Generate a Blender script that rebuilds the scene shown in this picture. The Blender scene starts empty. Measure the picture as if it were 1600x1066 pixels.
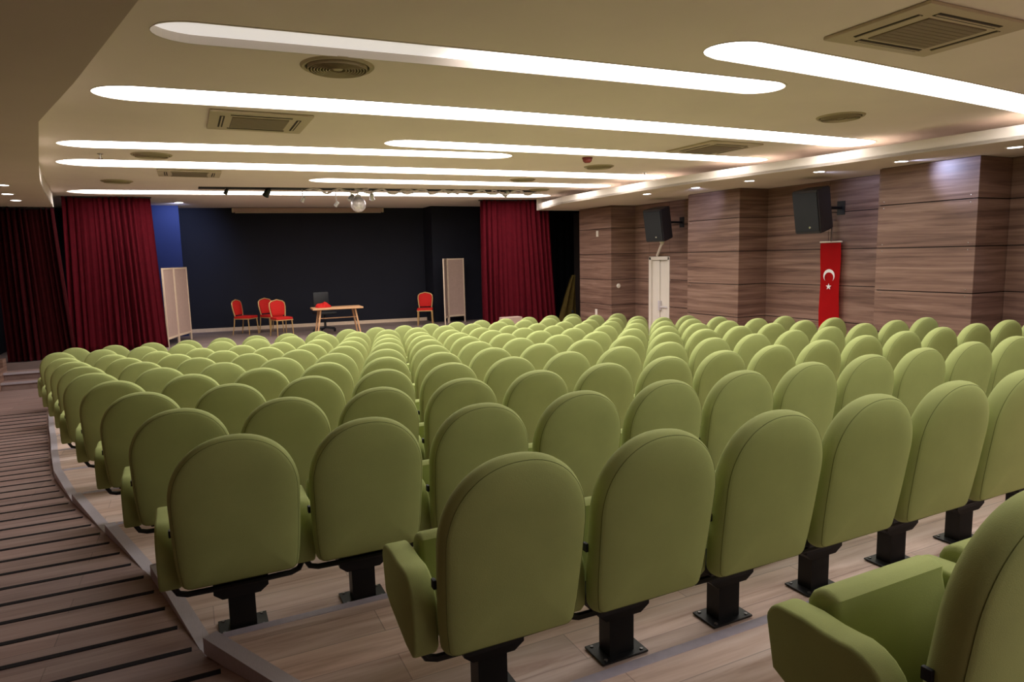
import bpy, bmesh, math, random
from mathutils import Vector, Matrix
from mathutils.geometry import tessellate_polygon

random.seed(7)
PI = math.pi
H = 2.2                      # eye height above the lowest floor; all heights below are in metres
S = bpy.context.scene
COL = S.collection

# ------------------------------------------------------------------ camera
PITCH, ROLL, YAW = 0.1264, 0.0236, 0.4478
cam_data = bpy.data.cameras.new('camera')
cam_data.sensor_width = 36.0
cam_data.lens = 1051.4 / 1600 * 36.0
cam_data.clip_start = 0.05
cam = bpy.data.objects.new('camera', cam_data)
COL.objects.link(cam)
fw = Vector((math.sin(YAW) * math.cos(PITCH), math.cos(YAW) * math.cos(PITCH), -math.sin(PITCH)))
rt = Vector((math.cos(YAW), -math.sin(YAW), 0))
up = rt.cross(fw)
r2 = rt * math.cos(ROLL) - up * math.sin(ROLL)
u2 = up * math.cos(ROLL) + rt * math.sin(ROLL)
M = Matrix((r2, u2, -fw)).transposed().to_4x4()
M.translation = Vector((0, 0, H))
cam.matrix_world = M
S.camera = cam

# ------------------------------------------------------------------ world, exposure
w = bpy.data.worlds.new('world')
S.world = w
w.use_nodes = True
w.node_tree.nodes['Background'].inputs[0].default_value = (0.5, 0.45, 0.4, 1)
w.node_tree.nodes['Background'].inputs[1].default_value = 0.02
S.view_settings.view_transform = 'Standard'
S.view_settings.look = 'None'
S.view_settings.gamma = 1
S.view_settings.use_curve_mapping = False
S.view_settings.exposure = 1.05
STRIP = 4.6                  # radiance of the long ceiling lights

# ------------------------------------------------------------------ materials
def srgb(r, g, b):
    f = lambda c: (c / 255 / 12.92) if c / 255 <= 0.04045 else ((c / 255 + 0.055) / 1.055) ** 2.4
    return (f(r), f(g), f(b), 1)

def mat(name, col, rough=0.6, metal=0.0, noise=0.0, nscale=20.0, bump=0.0, bscale=200.0, stretch=None, spec=None, sheen=0.0):
    m = bpy.data.materials.new(name)
    m.use_nodes = True
    nt = m.node_tree
    b = nt.nodes['Principled BSDF']
    b.inputs['Base Color'].default_value = col
    b.inputs['Roughness'].default_value = rough
    b.inputs['Metallic'].default_value = metal
    if spec is not None:
        b.inputs['Specular IOR Level'].default_value = spec
    if sheen:
        b.inputs['Sheen Weight'].default_value = sheen
        b.inputs['Sheen Roughness'].default_value = 0.5
        b.inputs['Sheen Tint'].default_value = col
    if noise or bump:
        tc = nt.nodes.new('ShaderNodeTexCoord')
        mp = nt.nodes.new('ShaderNodeMapping')
        nt.links.new(tc.outputs['Object'], mp.inputs[0])
        if stretch:
            mp.inputs['Scale'].default_value = stretch
    if noise:
        n = nt.nodes.new('ShaderNodeTexNoise')
        n.inputs['Scale'].default_value = nscale
        n.inputs['Detail'].default_value = 6
        nt.links.new(mp.outputs[0], n.inputs[0])
        rp = nt.nodes.new('ShaderNodeValToRGB')
        rp.color_ramp.elements[0].position = 0.3
        rp.color_ramp.elements[1].position = 0.7
        rp.color_ramp.elements[0].color = tuple(c * (1 - noise) for c in col[:3]) + (1,)
        rp.color_ramp.elements[1].color = tuple(min(1, c * (1 + noise)) for c in col[:3]) + (1,)
        nt.links.new(n.outputs[0], rp.inputs[0])
        nt.links.new(rp.outputs[0], b.inputs['Base Color'])
    if bump:
        n2 = nt.nodes.new('ShaderNodeTexNoise')
        n2.inputs['Scale'].default_value = bscale
        nt.links.new(mp.outputs[0], n2.inputs[0])
        bp = nt.nodes.new('ShaderNodeBump')
        bp.inputs['Strength'].default_value = bump
        bp.inputs['Distance'].default_value = 0.003
        nt.links.new(n2.outputs[0], bp.inputs['Height'])
        nt.links.new(bp.outputs[0], b.inputs['Normal'])
    return m

def emit_mat(name, col, strength):
    m = bpy.data.materials.new(name)
    m.use_nodes = True
    nt = m.node_tree
    b = nt.nodes['Principled BSDF']
    b.inputs['Base Color'].default_value = (0.8, 0.8, 0.8, 1)
    b.inputs['Emission Color'].default_value = col
    b.inputs['Emission Strength'].default_value = strength
    return m

def wood_mat(name, dark, mid, light, scale=(1, 1, 1), axis_stretch=(0.35, 0.35, 9.0), rough=0.45, seams=False, spec=0.4):
    """streaky wood: world-position noise stretched along the grain"""
    m = bpy.data.materials.new(name)
    m.use_nodes = True
    nt = m.node_tree
    b = nt.nodes['Principled BSDF']
    b.inputs['Roughness'].default_value = rough
    b.inputs['Specular IOR Level'].default_value = spec
    g = nt.nodes.new('ShaderNodeNewGeometry')
    mp = nt.nodes.new('ShaderNodeMapping')
    mp.inputs['Scale'].default_value = axis_stretch
    nt.links.new(g.outputs['Position'], mp.inputs[0])
    n = nt.nodes.new('ShaderNodeTexNoise')
    n.inputs['Scale'].default_value = 1.7
    n.inputs['Detail'].default_value = 9
    n.inputs['Roughness'].default_value = 0.62
    n.inputs['Distortion'].default_value = 0.5
    nt.links.new(mp.outputs[0], n.inputs[0])
    rp = nt.nodes.new('ShaderNodeValToRGB')
    e = rp.color_ramp.elements
    e[0].position = 0.3
    e[0].color = dark
    e[1].position = 0.72
    e[1].color = light
    k = e.new(0.5)
    k.color = mid
    nt.links.new(n.outputs[0], rp.inputs[0])
    last = rp.outputs[0]
    if seams:
        # laminate boards: 0.19 m wide, 1.3 m long, joints drawn thin and slightly darker, each board its own tone
        br = nt.nodes.new('ShaderNodeTexBrick')
        br.inputs['Scale'].default_value = 1.0
        br.inputs['Brick Width'].default_value = 1.3
        br.inputs['Row Height'].default_value = 0.19
        br.inputs['Mortar Size'].default_value = 0.0022
        br.inputs['Color1'].default_value = (0.86, 0.86, 0.86, 1)
        br.inputs['Color2'].default_value = (1.1, 1.07, 1.05, 1)
        br.inputs['Mortar'].default_value = (0.62, 0.6, 0.6, 1)
        nt.links.new(g.outputs['Position'], br.inputs[0])
        mx = nt.nodes.new('ShaderNodeMix')
        mx.data_type = 'RGBA'
        mx.blend_type = 'MULTIPLY'
        mx.inputs[0].default_value = 1.0
        nt.links.new(last, mx.inputs[6])
        nt.links.new(br.outputs[0], mx.inputs[7])
        last = mx.outputs[2]
    nt.links.new(last, b.inputs['Base Color'])
    bp = nt.nodes.new('ShaderNodeBump')
    bp.inputs['Strength'].default_value = 0.15
    bp.inputs['Distance'].default_value = 0.002
    nt.links.new(n.outputs[0], bp.inputs['Height'])
    nt.links.new(bp.outputs[0], b.inputs['Normal'])
    return m

MT = {}
MT['green'] = mat('green_fabric', srgb(158, 167, 106), 0.85, noise=0.06, nscale=6, bump=0.25, bscale=420, spec=0.2, sheen=0.45)
MT['seam'] = mat('dark_green_thread', srgb(96, 104, 52), 0.9)
MT['black'] = mat('black_powder_coated_steel', srgb(20, 20, 22), 0.45, spec=0.4)
MT['bolt'] = mat('zinc_bolt', srgb(120, 118, 118), 0.4, 0.8)
MT['tag'] = mat('black_fabric_tag', srgb(22, 24, 30), 0.7)
MT['ceil'] = mat('painted_plaster', srgb(236, 222, 212), 0.9, noise=0.03, nscale=1.2, spec=0.1)
MT['cove'] = mat('white_plaster', srgb(222, 212, 202), 0.85, spec=0.1)
MT['soffit'] = mat('beige_plaster', srgb(206, 190, 176), 0.9, noise=0.03, nscale=1.2, spec=0.1)
MT['floor'] = wood_mat('laminate_floor', srgb(172, 142, 126), srgb(214, 190, 178), srgb(236, 218, 210), axis_stretch=(0.6, 7.0, 0.6), rough=0.5, seams=True, spec=0.3)
MT['aisle'] = wood_mat('laminate_floor_shaded', srgb(128, 104, 98), srgb(150, 126, 120), srgb(168, 146, 138), axis_stretch=(0.6, 7.0, 0.6), rough=0.55, seams=True, spec=0.25)  # same laminate as the platforms, darkened: part of the aisle's shade is in the colour
MT['stagefloor'] = wood_mat('stage_laminate', srgb(112, 98, 94), srgb(134, 118, 114), srgb(150, 134, 128), axis_stretch=(0.6, 7.0, 0.6), rough=0.5, seams=True, spec=0.3)
MT['nosing'] = mat('satin_nosing_strip', srgb(196, 188, 204), 0.4, 0.2, noise=0.05, nscale=30)
MT['strip'] = mat('black_rubber', srgb(24, 20, 24), 0.85, spec=0.2)
MT['alu'] = mat('brushed_aluminium', srgb(188, 180, 188), 0.45, 0.15, noise=0.08, nscale=30, stretch=(20, 1, 1))
MT['panel'] = wood_mat('walnut_panel', srgb(88, 64, 55), srgb(126, 97, 84), srgb(156, 127, 112), axis_stretch=(0.35, 0.35, 9.0), rough=0.42, spec=0.35)
MT['panel_dark'] = mat('panel_joint', srgb(38, 28, 26), 0.8)
MT['navy'] = mat('navy_wall_paint', srgb(27, 28, 38), 0.75, noise=0.05, nscale=2, spec=0.2)
MT['blue'] = mat('blue_wall_paint', srgb(28, 38, 76), 0.7, noise=0.03, nscale=2, spec=0.2)
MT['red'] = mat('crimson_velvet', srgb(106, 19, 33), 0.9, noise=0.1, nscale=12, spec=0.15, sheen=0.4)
MT['red_shaded'] = mat('crimson_velvet_shaded', srgb(72, 19, 25), 0.95, noise=0.1, nscale=12, spec=0.1)  # same red curtain cloth, with the shade under the soffit put into its colour
MT['blackcloth'] = mat('black_cloth', srgb(20, 20, 26), 0.9, noise=0.1, nscale=9, spec=0.1)
MT['olive'] = mat('olive_cloth', srgb(84, 70, 34), 0.9, noise=0.15, nscale=10, spec=0.1)
MT['white'] = mat('white_lacquer', srgb(222, 212, 200), 0.5, noise=0.02, nscale=3)
MT['screencloth'] = mat('beige_screen_cloth', srgb(178, 150, 138), 0.85, noise=0.04, nscale=15, bump=0.2, bscale=300)
MT['screenframe'] = mat('pale_wood_frame', srgb(214, 190, 166), 0.5, noise=0.05, nscale=20)
MT['gold'] = mat('gold_painted_tube', srgb(196, 158, 104), 0.35, 0.35, noise=0.03, nscale=30)
MT['redfab'] = mat('scarlet_upholstery', srgb(182, 32, 28), 0.8, noise=0.06, nscale=40, spec=0.2)
MT['oak'] = mat('orange_table_wood', srgb(206, 158, 116), 0.45, noise=0.08, nscale=8, stretch=(1, 9, 1))
MT['plasticblack'] = mat('black_plastic', srgb(20, 21, 26), 0.5)
MT['grille'] = mat('speaker_grille', srgb(24, 26, 32), 0.6, bump=0.5, bscale=250)
MT['speaker'] = mat('speaker_cabinet', srgb(46, 40, 42), 0.6, bump=0.2, bscale=150)
MT['chrome'] = mat('chrome', srgb(205, 205, 210), 0.18, 1.0)
MT['vent'] = mat('vent_enamel', srgb(176, 160, 132), 0.6)
MT['ventdark'] = mat('vent_dark', srgb(52, 42, 34), 0.8)
MT['grillebrown'] = mat('grille_plastic', srgb(132, 116, 94), 0.6)
MT['cassette'] = mat('cassette_plastic', srgb(192, 176, 150), 0.55)
MT['flag'] = mat('red_flag_cloth', srgb(206, 18, 22), 0.75, noise=0.03, nscale=6, spec=0.2)
MT['flagwhite'] = mat('white_flag_print', srgb(232, 226, 226), 0.75)
MT['hose'] = mat('silver_flexible_hose', srgb(214, 208, 212), 0.4, 0.3, noise=0.1, nscale=60)
MT['detector'] = mat('red_detector_plastic', srgb(120, 40, 30), 0.5)
MT['diffuser'] = emit_mat('light_diffuser', (1.0, 0.955, 0.92, 1), STRIP)
MT['spot'] = emit_mat('downlight_lens', (0.96, 0.97, 1.0, 1), 9.0)
# the rearmost strip: its lamps at the aisle end are off, the light fades out along it
m = emit_mat('light_diffuser_half_lit', (1.0, 0.93, 0.9, 1), 1.0)
nt = m.node_tree
g = nt.nodes.new('ShaderNodeNewGeometry')
sp = nt.nodes.new('ShaderNodeSeparateXYZ')
nt.links.new(g.outputs['Position'], sp.inputs[0])
mr = nt.nodes.new('ShaderNodeMapRange')
mr.interpolation_type = 'SMOOTHERSTEP'
mr.inputs['From Min'].default_value = 1.55
mr.inputs['From Max'].default_value = 2.75
mr.inputs['To Min'].default_value = 0.26
mr.inputs['To Max'].default_value = STRIP
nt.links.new(sp.outputs[0], mr.inputs[0])
nt.links.new(mr.outputs[0], nt.nodes['Principled BSDF'].inputs['Emission Strength'])
MT['half'] = m

# ------------------------------------------------------------------ object helpers
def link(name, me, parent=None):
    o = bpy.data.objects.new(name, me)
    COL.objects.link(o)
    if parent:
        o.parent = parent
    return o

def obj(name, bm, material, parent=None, smooth=True, angle=40):
    me = bpy.data.meshes.new(name)
    bmesh.ops.recalc_face_normals(bm, faces=bm.faces)
    bm.to_mesh(me)
    bm.free()
    if not isinstance(material, (list, tuple)):
        material = [material]
    for x in material:
        me.materials.append(x)
    if smooth:
        me.polygons.foreach_set('use_smooth', [True] * len(me.polygons))
        me.set_sharp_from_angle(angle=math.radians(angle))
    return link(name, me, parent)

def thing(name, label, cat, loc=(0, 0, 0), rotz=0.0, group=None):
    o = bpy.data.objects.new(name, None)
    o.empty_display_size = 0.1
    COL.objects.link(o)
    o.location = loc
    o.rotation_euler = (0, 0, rotz)
    return tag(o, label, cat, group)

def tag(o, label, cat, group=None):
    o['label'] = label
    o['category'] = cat
    if group:
        o['group'] = group
    return o

def struct(o):
    o['kind'] = 'structure'
    return o

def dup(root, loc=None, rotz=None, label=None, group=None):
    r = root.copy()
    COL.objects.link(r)
    if loc is not None:
        r.location = loc
    if rotz is not None:
        r.rotation_euler = (0, 0, rotz)
    if label:
        r['label'] = label
    if group:
        r['group'] = group
    for ch in list(root.children):
        c = ch.copy()
        COL.objects.link(c)
        c.parent = r
        for g_ in ch.children:
            d = g_.copy()
            COL.objects.link(d)
            d.parent = c
    return r

def bx(bm, x0, x1, y0, y1, z0, z1, bev=0.0, mtx=None):
    v = [bm.verts.new(p) for p in [(x0, y0, z0), (x1, y0, z0), (x1, y1, z0), (x0, y1, z0), (x0, y0, z1), (x1, y0, z1), (x1, y1, z1), (x0, y1, z1)]]
    fs = [bm.faces.new([v[i] for i in q]) for q in [(3, 2, 1, 0), (4, 5, 6, 7), (0, 1, 5, 4), (1, 2, 6, 5), (2, 3, 7, 6), (3, 0, 4, 7)]]
    if mtx is not None:
        bmesh.ops.transform(bm, matrix=mtx, verts=v)
    if bev:
        es = list({e for f in fs for e in f.edges})
        bmesh.ops.bevel(bm, geom=es, offset=bev, segments=2, affect='EDGES', profile=0.6)
    return bm

def tube(bm, pts, r, n=8, closed=False, caps=True):
    pts = [Vector(p) for p in pts]
    rings = []
    N = len(pts)
    prev = None
    for i, p in enumerate(pts):
        a = pts[(i - 1) % N] if (closed or i > 0) else p
        b = pts[(i + 1) % N] if (closed or i < N - 1) else p
        t = (b - a).normalized()
        if prev is None:
            ref = Vector((0, 0, 1)) if abs(t.z) < 0.9 else Vector((1, 0, 0))
            nrm = (ref - t * ref.dot(t)).normalized()
        else:
            nrm = (prev - t * prev.dot(t)).normalized()
        prev = nrm
        bn = t.cross(nrm)
        rr = r[i] if isinstance(r, (list, tuple)) else r
        rings.append([bm.verts.new(p + (nrm * math.cos(2 * PI * k / n) + bn * math.sin(2 * PI * k / n)) * rr) for k in range(n)])
    for i in range(N if closed else N - 1):
        A, B = rings[i], rings[(i + 1) % N]
        for k in range(n):
            bm.faces.new([A[k], A[(k + 1) % n], B[(k + 1) % n], B[k]])
    if caps and not closed:
        bm.faces.new(rings[0][::-1])
        bm.faces.new(rings[-1])
    return bm

def lathe(bm, prof, n=24, cx=0, cy=0):
    """prof: list of (radius, z); a radius of 0 closes the form"""
    rings = []
    for r, z in prof:
        if r < 1e-6:
            rings.append([bm.verts.new((cx, cy, z))])
        else:
            rings.append([bm.verts.new((cx + r * math.cos(2 * PI * k / n), cy + r * math.sin(2 * PI * k / n), z)) for k in range(n)])
    for A, B in zip(rings, rings[1:]):
        for k in range(n):
            k2 = (k + 1) % n
            if len(A) == 1 and len(B) == 1:
                continue
            if len(A) == 1:
                bm.faces.new([A[0], B[k], B[k2]])
            elif len(B) == 1:
                bm.faces.new([A[k], A[k2], B[0]])
            else:
                bm.faces.new([A[k], A[k2], B[k2], B[k]])
    return bm

def poly_prism(bm, pts, z0, z1):
    lo = [bm.verts.new((x, y, z0)) for x, y in pts]
    hi = [bm.verts.new((x, y, z1)) for x, y in pts]
    n = len(pts)
    bm.faces.new(lo[::-1])
    bm.faces.new(hi)
    for i in range(n):
        bm.faces.new([lo[i], lo[(i + 1) % n], hi[(i + 1) % n], hi[i]])
    return bm

def lerp_poly(P, y):
    """x on the polyline P=[(x,y)...] sorted by y"""
    for (xa, ya), (xb, yb) in zip(P, P[1:]):
        if y <= yb:
            return xa + (xb - xa) * (y - ya) / (yb - ya)
    (xa, ya), (xb, yb) = P[-2], P[-1]
    return xa + (xb - xa) * (y - ya) / (yb - ya)

# ------------------------------------------------------------------ plan of the hall
XL, XP, XR = -3.25, 9.0, 9.7            # left wall, pilaster faces, recess wall
YB, YS = -5.0, 14.7                     # wall behind the camera, stage front
ZC = H + 1.38                           # ceiling
ZS = H + 1.10                           # lower side soffits
ZSTAGE = H - 1.78
ROWS = [  # x of the first chair, y, height of the chair top relative to the eye, chairs
    (1.63, 0.76, -0.520, 4), (0.876, 1.817, -0.606, 14), (0.12, 2.90, -0.695, 15), (-0.09, 4.006, -0.780, 16),
    (-0.329, 5.066, -0.848, 16), (-0.578, 6.14, -0.915, 16), (-0.84, 7.212, -0.986, 17), (-1.055, 8.354, -1.063, 17),
    (-1.29, 9.483, -1.141, 18), (-1.537, 10.631, -1.219, 18), (-1.773, 11.767, -1.262, 19), (-1.704, 12.799, -1.315, 18)]
FLOORZ = [H + r[2] - 0.96 for r in ROWS]
EDGE = [(2.6, -5.0), (1.30, 0.82), (0.50, 1.89), (-0.04, 2.96), (-0.29, 4.07), (-0.61, 5.13), (-0.94, 6.2), (-1.22, 7.27), (-1.42, 8.41), (-1.60, 9.54), (-1.80, 10.69), (-1.98, 11.83), (-2.12, 12.86), (-2.15, 13.6)]

def ramp_z(y):
    return H - 1.570 - (min(y, 10.8) - 1.9) * 0.0715

# ------------------------------------------------------------------ floors
bm = bmesh.new()
ys = [YB, 0.82, 1.89, 2.96, 4.07, 5.13, 6.2, 7.27, 8.41, 9.54, 10.69, 10.8, 11.83, 12.86, 13.6, 14.75]
top = [(XL, y, ramp_z(y)) for y in ys]
rgt = [(lerp_poly(EDGE, y) - 0.004 if y < 13.4 else -2.15, y, ramp_z(y)) for y in ys]
A = [bm.verts.new(p) for p in top]
B = [bm.verts.new(p) for p in rgt]
C_ = [bm.verts.new((p[0], p[1], -0.3)) for p in top]
D_ = [bm.verts.new((p[0], p[1], -0.3)) for p in rgt]
for i in range(len(ys) - 1):
    bm.faces.new([A[i], B[i], B[i + 1], A[i + 1]])
    bm.faces.new([A[i], A[i + 1], C_[i + 1], C_[i]])
    bm.faces.new([B[i + 1], B[i], D_[i], D_[i + 1]])
    bm.faces.new([C_[i], C_[i + 1], D_[i + 1], D_[i]])
bm.faces.new([A[0], C_[0], D_[0], B[0]])
bm.faces.new([A[-1], B[-1], D_[-1], C_[-1]])
floor = struct(obj('floor', bm, MT['aisle'], smooth=False))
# black anti-slip strips laid across the sloping aisle
y = 3.32 - 0.262 * 7
k = 0
while y < 12.35:
    xe = lerp_poly(EDGE, y) - 0.035
    bm = bmesh.new()
    wd = 0.037
    za, zb = ramp_z(y - wd / 2), ramp_z(y + wd / 2)
    v = [bm.verts.new(p) for p in [(-2.95, y - wd / 2, za - 0.004), (xe, y - wd / 2, za - 0.004), (xe, y + wd / 2, zb - 0.004), (-2.95, y + wd / 2, zb - 0.004),
                                   (-2.95, y - wd / 2, za + 0.003), (xe, y - wd / 2, za + 0.003), (xe, y + wd / 2, zb + 0.003), (-2.95, y + wd / 2, zb + 0.003)]]
    for q in [(3, 2, 1, 0), (4, 5, 6, 7), (0, 1, 5, 4), (1, 2, 6, 5), (2, 3, 7, 6), (3, 0, 4, 7)]:
        bm.faces.new([v[i] for i in q])
    obj('anti_slip_strip', bm, MT['strip'], floor, smooth=False)
    y += 0.262
# terraces: one low platform for each row, each with its metal side edging and nosing
bounds = [YB] + [0.86, 1.94, 2.97, 4.09, 5.15, 6.22, 7.30, 8.44, 9.57, 10.7, 11.85, 13.4]
NB = len(ROWS)
for i in range(NB):
    y0 = YB if i == 0 else (ROWS[i][1] + 0.065)
    y1 = (ROWS[i + 1][1] + 0.065) if i < NB - 1 else 13.6
    if i == 0:
        y0 = YB
    z = FLOORZ[i]
    pts = [(lerp_poly(EDGE, y0), y0)] + [(ex, ey) for ex, ey in EDGE if y0 + 0.08 < ey < y1 - 0.08] + [(lerp_poly(EDGE, y1), y1), (XR, y1), (XR, y0)]
    bm = bmesh.new()
    poly_prism(bm, pts[::-1], -0.29, z)
    pl = obj('platform', bm, MT['floor'], floor, smooth=False)
    # side edging: an L of aluminium lying on the platform border
    side = pts[:-2]
    bm = bmesh.new()
    for (xa, ya), (xb, yb) in zip(side, side[1:]):
        d = Vector((xb - xa, yb - ya, 0))
        L = d.length
        ang = math.atan2(d.y, d.x)
        mt_ = Matrix.Translation((xa, ya, 0)) @ Matrix.Rotation(ang, 4, 'Z')
        bx(bm, 0, L + 0.004, -0.055, 0.008, z - 0.001, z + 0.004, mtx=mt_)
        bx(bm, 0, L + 0.004, 0.0005, 0.0075, z - 0.07, z - 0.001, mtx=mt_)
    obj('side_edging', bm, MT['alu'], pl, smooth=False)
    if i < NB - 1:
        bm = bmesh.new()
        xe = lerp_poly(EDGE, y1)
        bx(bm, xe + 0.07, XR, y1 - 0.042, y1 + 0.003, z - 0.001, z + 0.003)
        bx(bm, xe + 0.012, XR, y1 + 0.0005, y1 + 0.005, z - 0.03, z - 0.0015)
        obj('nosing', bm, MT['nosing'], pl, smooth=False)
# lowest floor in front of the stage
bm = bmesh.new()
bx(bm, -2.15, XR, 13.6, YS + 0.1, -0.29, -0.09)
obj('platform', bm, MT['floor'], floor, smooth=False)

# stage with steps at the aisle side
bm = bmesh.new()
poly_prism(bm, [(-2.2, YS), (XR + 1.2, YS), (XR + 1.2, 20.2), (XL - 0.3, 20.2), (XL - 0.3, 15.3), (-2.2, 15.3)], -0.29, ZSTAGE)
stage = struct(obj('floor.001', bm, MT['stagefloor'], smooth=False))
z0 = ramp_z(12)
for k in range(2):
    bm = bmesh.new()
    zt = z0 + (ZSTAGE - z0) * (k + 1) / 3
    bx(bm, XL + 0.12, -2.2, 14.75 + 0.27 * k, 15.3, z0 - 0.02, zt - 0.03)
    bx(bm, XL + 0.12, -2.2, 14.72 + 0.27 * k, 15.3, zt - 0.03, zt)
    obj('step', bm, MT['aisle'], stage, smooth=False)
    bm = bmesh.new()
    bx(bm, XL + 0.12, -2.2, 14.705 + 0.27 * k, 14.735 + 0.27 * k, zt - 0.035, zt + 0.003)
    obj('step_nosing', bm, MT['alu'], stage, smooth=False)
# stepped wooden skirting beside the steps, standing against the left wall
bm = bmesh.new()
for k in range(3):
    zt = z0 + (ZSTAGE - z0) * (k + 1) / 3 + 0.1
    bx(bm, XL + 0.02, XL + 0.12, 14.5 + 0.27 * k, 15.3 if k == 2 else 14.77 + 0.27 * k, z0 - 0.02, zt)
bl = struct(obj('baseboard_left', bm, MT['panel'], smooth=False))

# ------------------------------------------------------------------ walls
def panel_wall(parent, cols, axis, plane, outward, names='panel', zbot=-0.25, ztop=ZS, screws=False, joints=None):
    """clad a wall in big horizontal panels; axis 'y' runs along Y on x=plane, axis 'x' runs along X on y=plane"""
    zj = [H - 1.82, H - 1.22, H - 0.62, H - 0.02, H + 0.58]
    lv = [max(zbot, -0.1)] + zj + [ztop]
    for a0, a1 in cols:
        for z_0, z_1 in zip(lv, lv[1:]):
            bm = bmesh.new()
            gap = 0.007
            t = 0.018
            if axis == 'y':
                xa, xb = sorted((plane, plane + outward * t))
                bx(bm, xa, xb, a0 + gap / 2, a1 - gap / 2, z_0 + gap, z_1 - gap, bev=0.0015)
            else:
                ya, yb = sorted((plane, plane + outward * t))
                bx(bm, a0 + gap / 2, a1 - gap / 2, ya, yb, z_0 + gap, z_1 - gap, bev=0.0015)
            p = obj(names, bm, MT['panel'], parent, smooth=False)
            if screws:
                for za, zb in ((z_0, 0.045), (z_1, -0.045)):
                    if za < 0.5 or za > ZS - 0.1:
                        continue
                    for ya in (a0 + 0.09, a1 - 0.09):
                        bm = bmesh.new()
                        lathe(bm, [(0, 0.006), (0.006, 0.005), (0.009, 0.0), (0.009, -0.004)], 8)
                        R = Matrix.Translation((plane + outward * t, ya, za + zb)) @ Matrix.Rotation(math.radians(90 if outward > 0 else -90), 4, 'Y')
                        bmesh.ops.transform(bm, matrix=R, verts=bm.verts)
                        obj('screw_cap', bm, MT['chrome'], p)

bm = bmesh.new()
bx(bm, XR, XR + 0.15, YB, 12.02, -0.3, ZS)
bx(bm, XR, XR + 0.15, 12.70, 17.0, -0.3, ZS)
bx(bm, XR, XR + 0.15, 12.02, 12.70, 2.02, ZS)
PIL = [(1.25, 2.6), (5.17, 6.53), (9.22, 10.6), (13.27, 14.68)]
for a, b in PIL:
    bx(bm, XP + 0.02, XR, a + 0.02, b - 0.02, -0.25, ZS)
wall_right = struct(obj('wall_right', bm, MT['panel_dark'], smooth=False))
for a, b in PIL:
    panel_wall(wall_right, [(a, b)], 'y', XP + 0.02, -1, screws=(a > 5))
    panel_wall(wall_right, [(XP + 0.004, XR)], 'x', a + 0.02, -1)
    panel_wall(wall_right, [(XP + 0.004, XR)], 'x', b - 0.02, 1)
panel_wall(wall_right, [(-5.0, -3.6), (-3.6, -2.1), (-2.1, -0.5), (-0.5, 1.25), (2.6, 3.9), (3.9, 5.17), (6.53, 7.9), (7.9, 9.22), (10.6, 12.0), (12.72, 13.27)], 'y', XR, -1)
panel_wall(wall_right, [(12.0, 12.72)], 'y', XR, -1, zbot=10) if False else None
for z_0, z_1 in ((2.10, H - 0.02 + 0.0), (H - 0.02, H + 0.58), (H + 0.58, ZS)):
    bm = bmesh.new()
    bx(bm, XR - 0.018, XR, 12.0 + 0.004, 12.72 - 0.004, z_0 + 0.007, z_1 - 0.007, bev=0.0015)
    obj('panel', bm, MT['panel'], wall_right, smooth=False)

bm = bmesh.new()
bx(bm, XL - 0.15, XL, YB, 15.3, -0.3, ZS)
wall_left = struct(obj('wall_left', bm, MT['panel_dark'], smooth=False))
panel_wall(wall_left, [(YB + 1.37 * k, YB + 1.37 * (k + 1)) for k in range(14)], 'y', XL, 1)
bm = bmesh.new()
bx(bm, XL - 0.15, XR + 0.15, YB - 0.15, YB, -0.3, ZC)
wall_back = struct(obj('wall_back', bm, MT['cove'], smooth=False))

# stage back wall (slightly out of square), its light skirting, blue pier and right-hand return
bm = bmesh.new()
poly_prism(bm, [(-3.9, 19.55), (XR + 1.2, 17.75), (XR + 1.2, 17.95), (-3.9, 19.75)], -0.3, ZC + 0.02)
wall_front = struct(obj('wall_front', bm, MT['navy'], smooth=False))
sl = (17.75 - 19.55) / (XR + 1.2 + 3.9)
fy = lambda x: 19.55 + sl * (x + 3.9)
bm = bmesh.new()
poly_prism(bm, [(-0.02, fy(-0.02) - 0.02), (6.2, fy(6.2) - 0.02), (6.2, fy(6.2)), (-0.02, fy(-0.02))], ZSTAGE, ZSTAGE + 0.09)
struct(obj('baseboard_front', bm, MT['screenframe'], smooth=False))
bm = bmesh.new()
bx(bm, -1.5, -0.03, 18.3, 19.3, -0.25, ZC)
struct(obj('wall_front.001', bm, MT['blue'], smooth=False))
bm = bmesh.new()
bx(bm, 6.12, XR + 1.2, 17.62, 18.4, -0.25, ZC)
struct(obj('wall_front.002', bm, MT['navy'], smooth=False))
bm = bmesh.new()
bx(bm, XL - 0.45, XL - 0.3, 15.3, 20.2, -0.25, ZC)
bx(bm, XR + 1.1, XR + 1.25, 14.7, 18.2, -0.25, ZC)
bx(bm, XR + 0.15, XR + 1.2, 14.68, 14.8, -0.25, ZC)
struct(obj('wall_side', bm, MT['navy'], smooth=False))

# ------------------------------------------------------------------ ceiling
SOFL = [(1.3, -5.0), (0.45, 1.4), (0.18, 2.4), (-0.09, 3.36), (-0.25, 3.96), (-0.52, 4.97), (-0.92, 6.35), (-1.28, 8.59), (-1.60, 10.67), (-1.82, 12.4), (-2.12, 15.2)]
SOFR = [(8.45, -5.0), (8.1, 4.24), (7.9, 6.4), (7.62, 8.5), (7.5, 10.0), (7.55, 13.0), (8.0, 15.0)]

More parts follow.
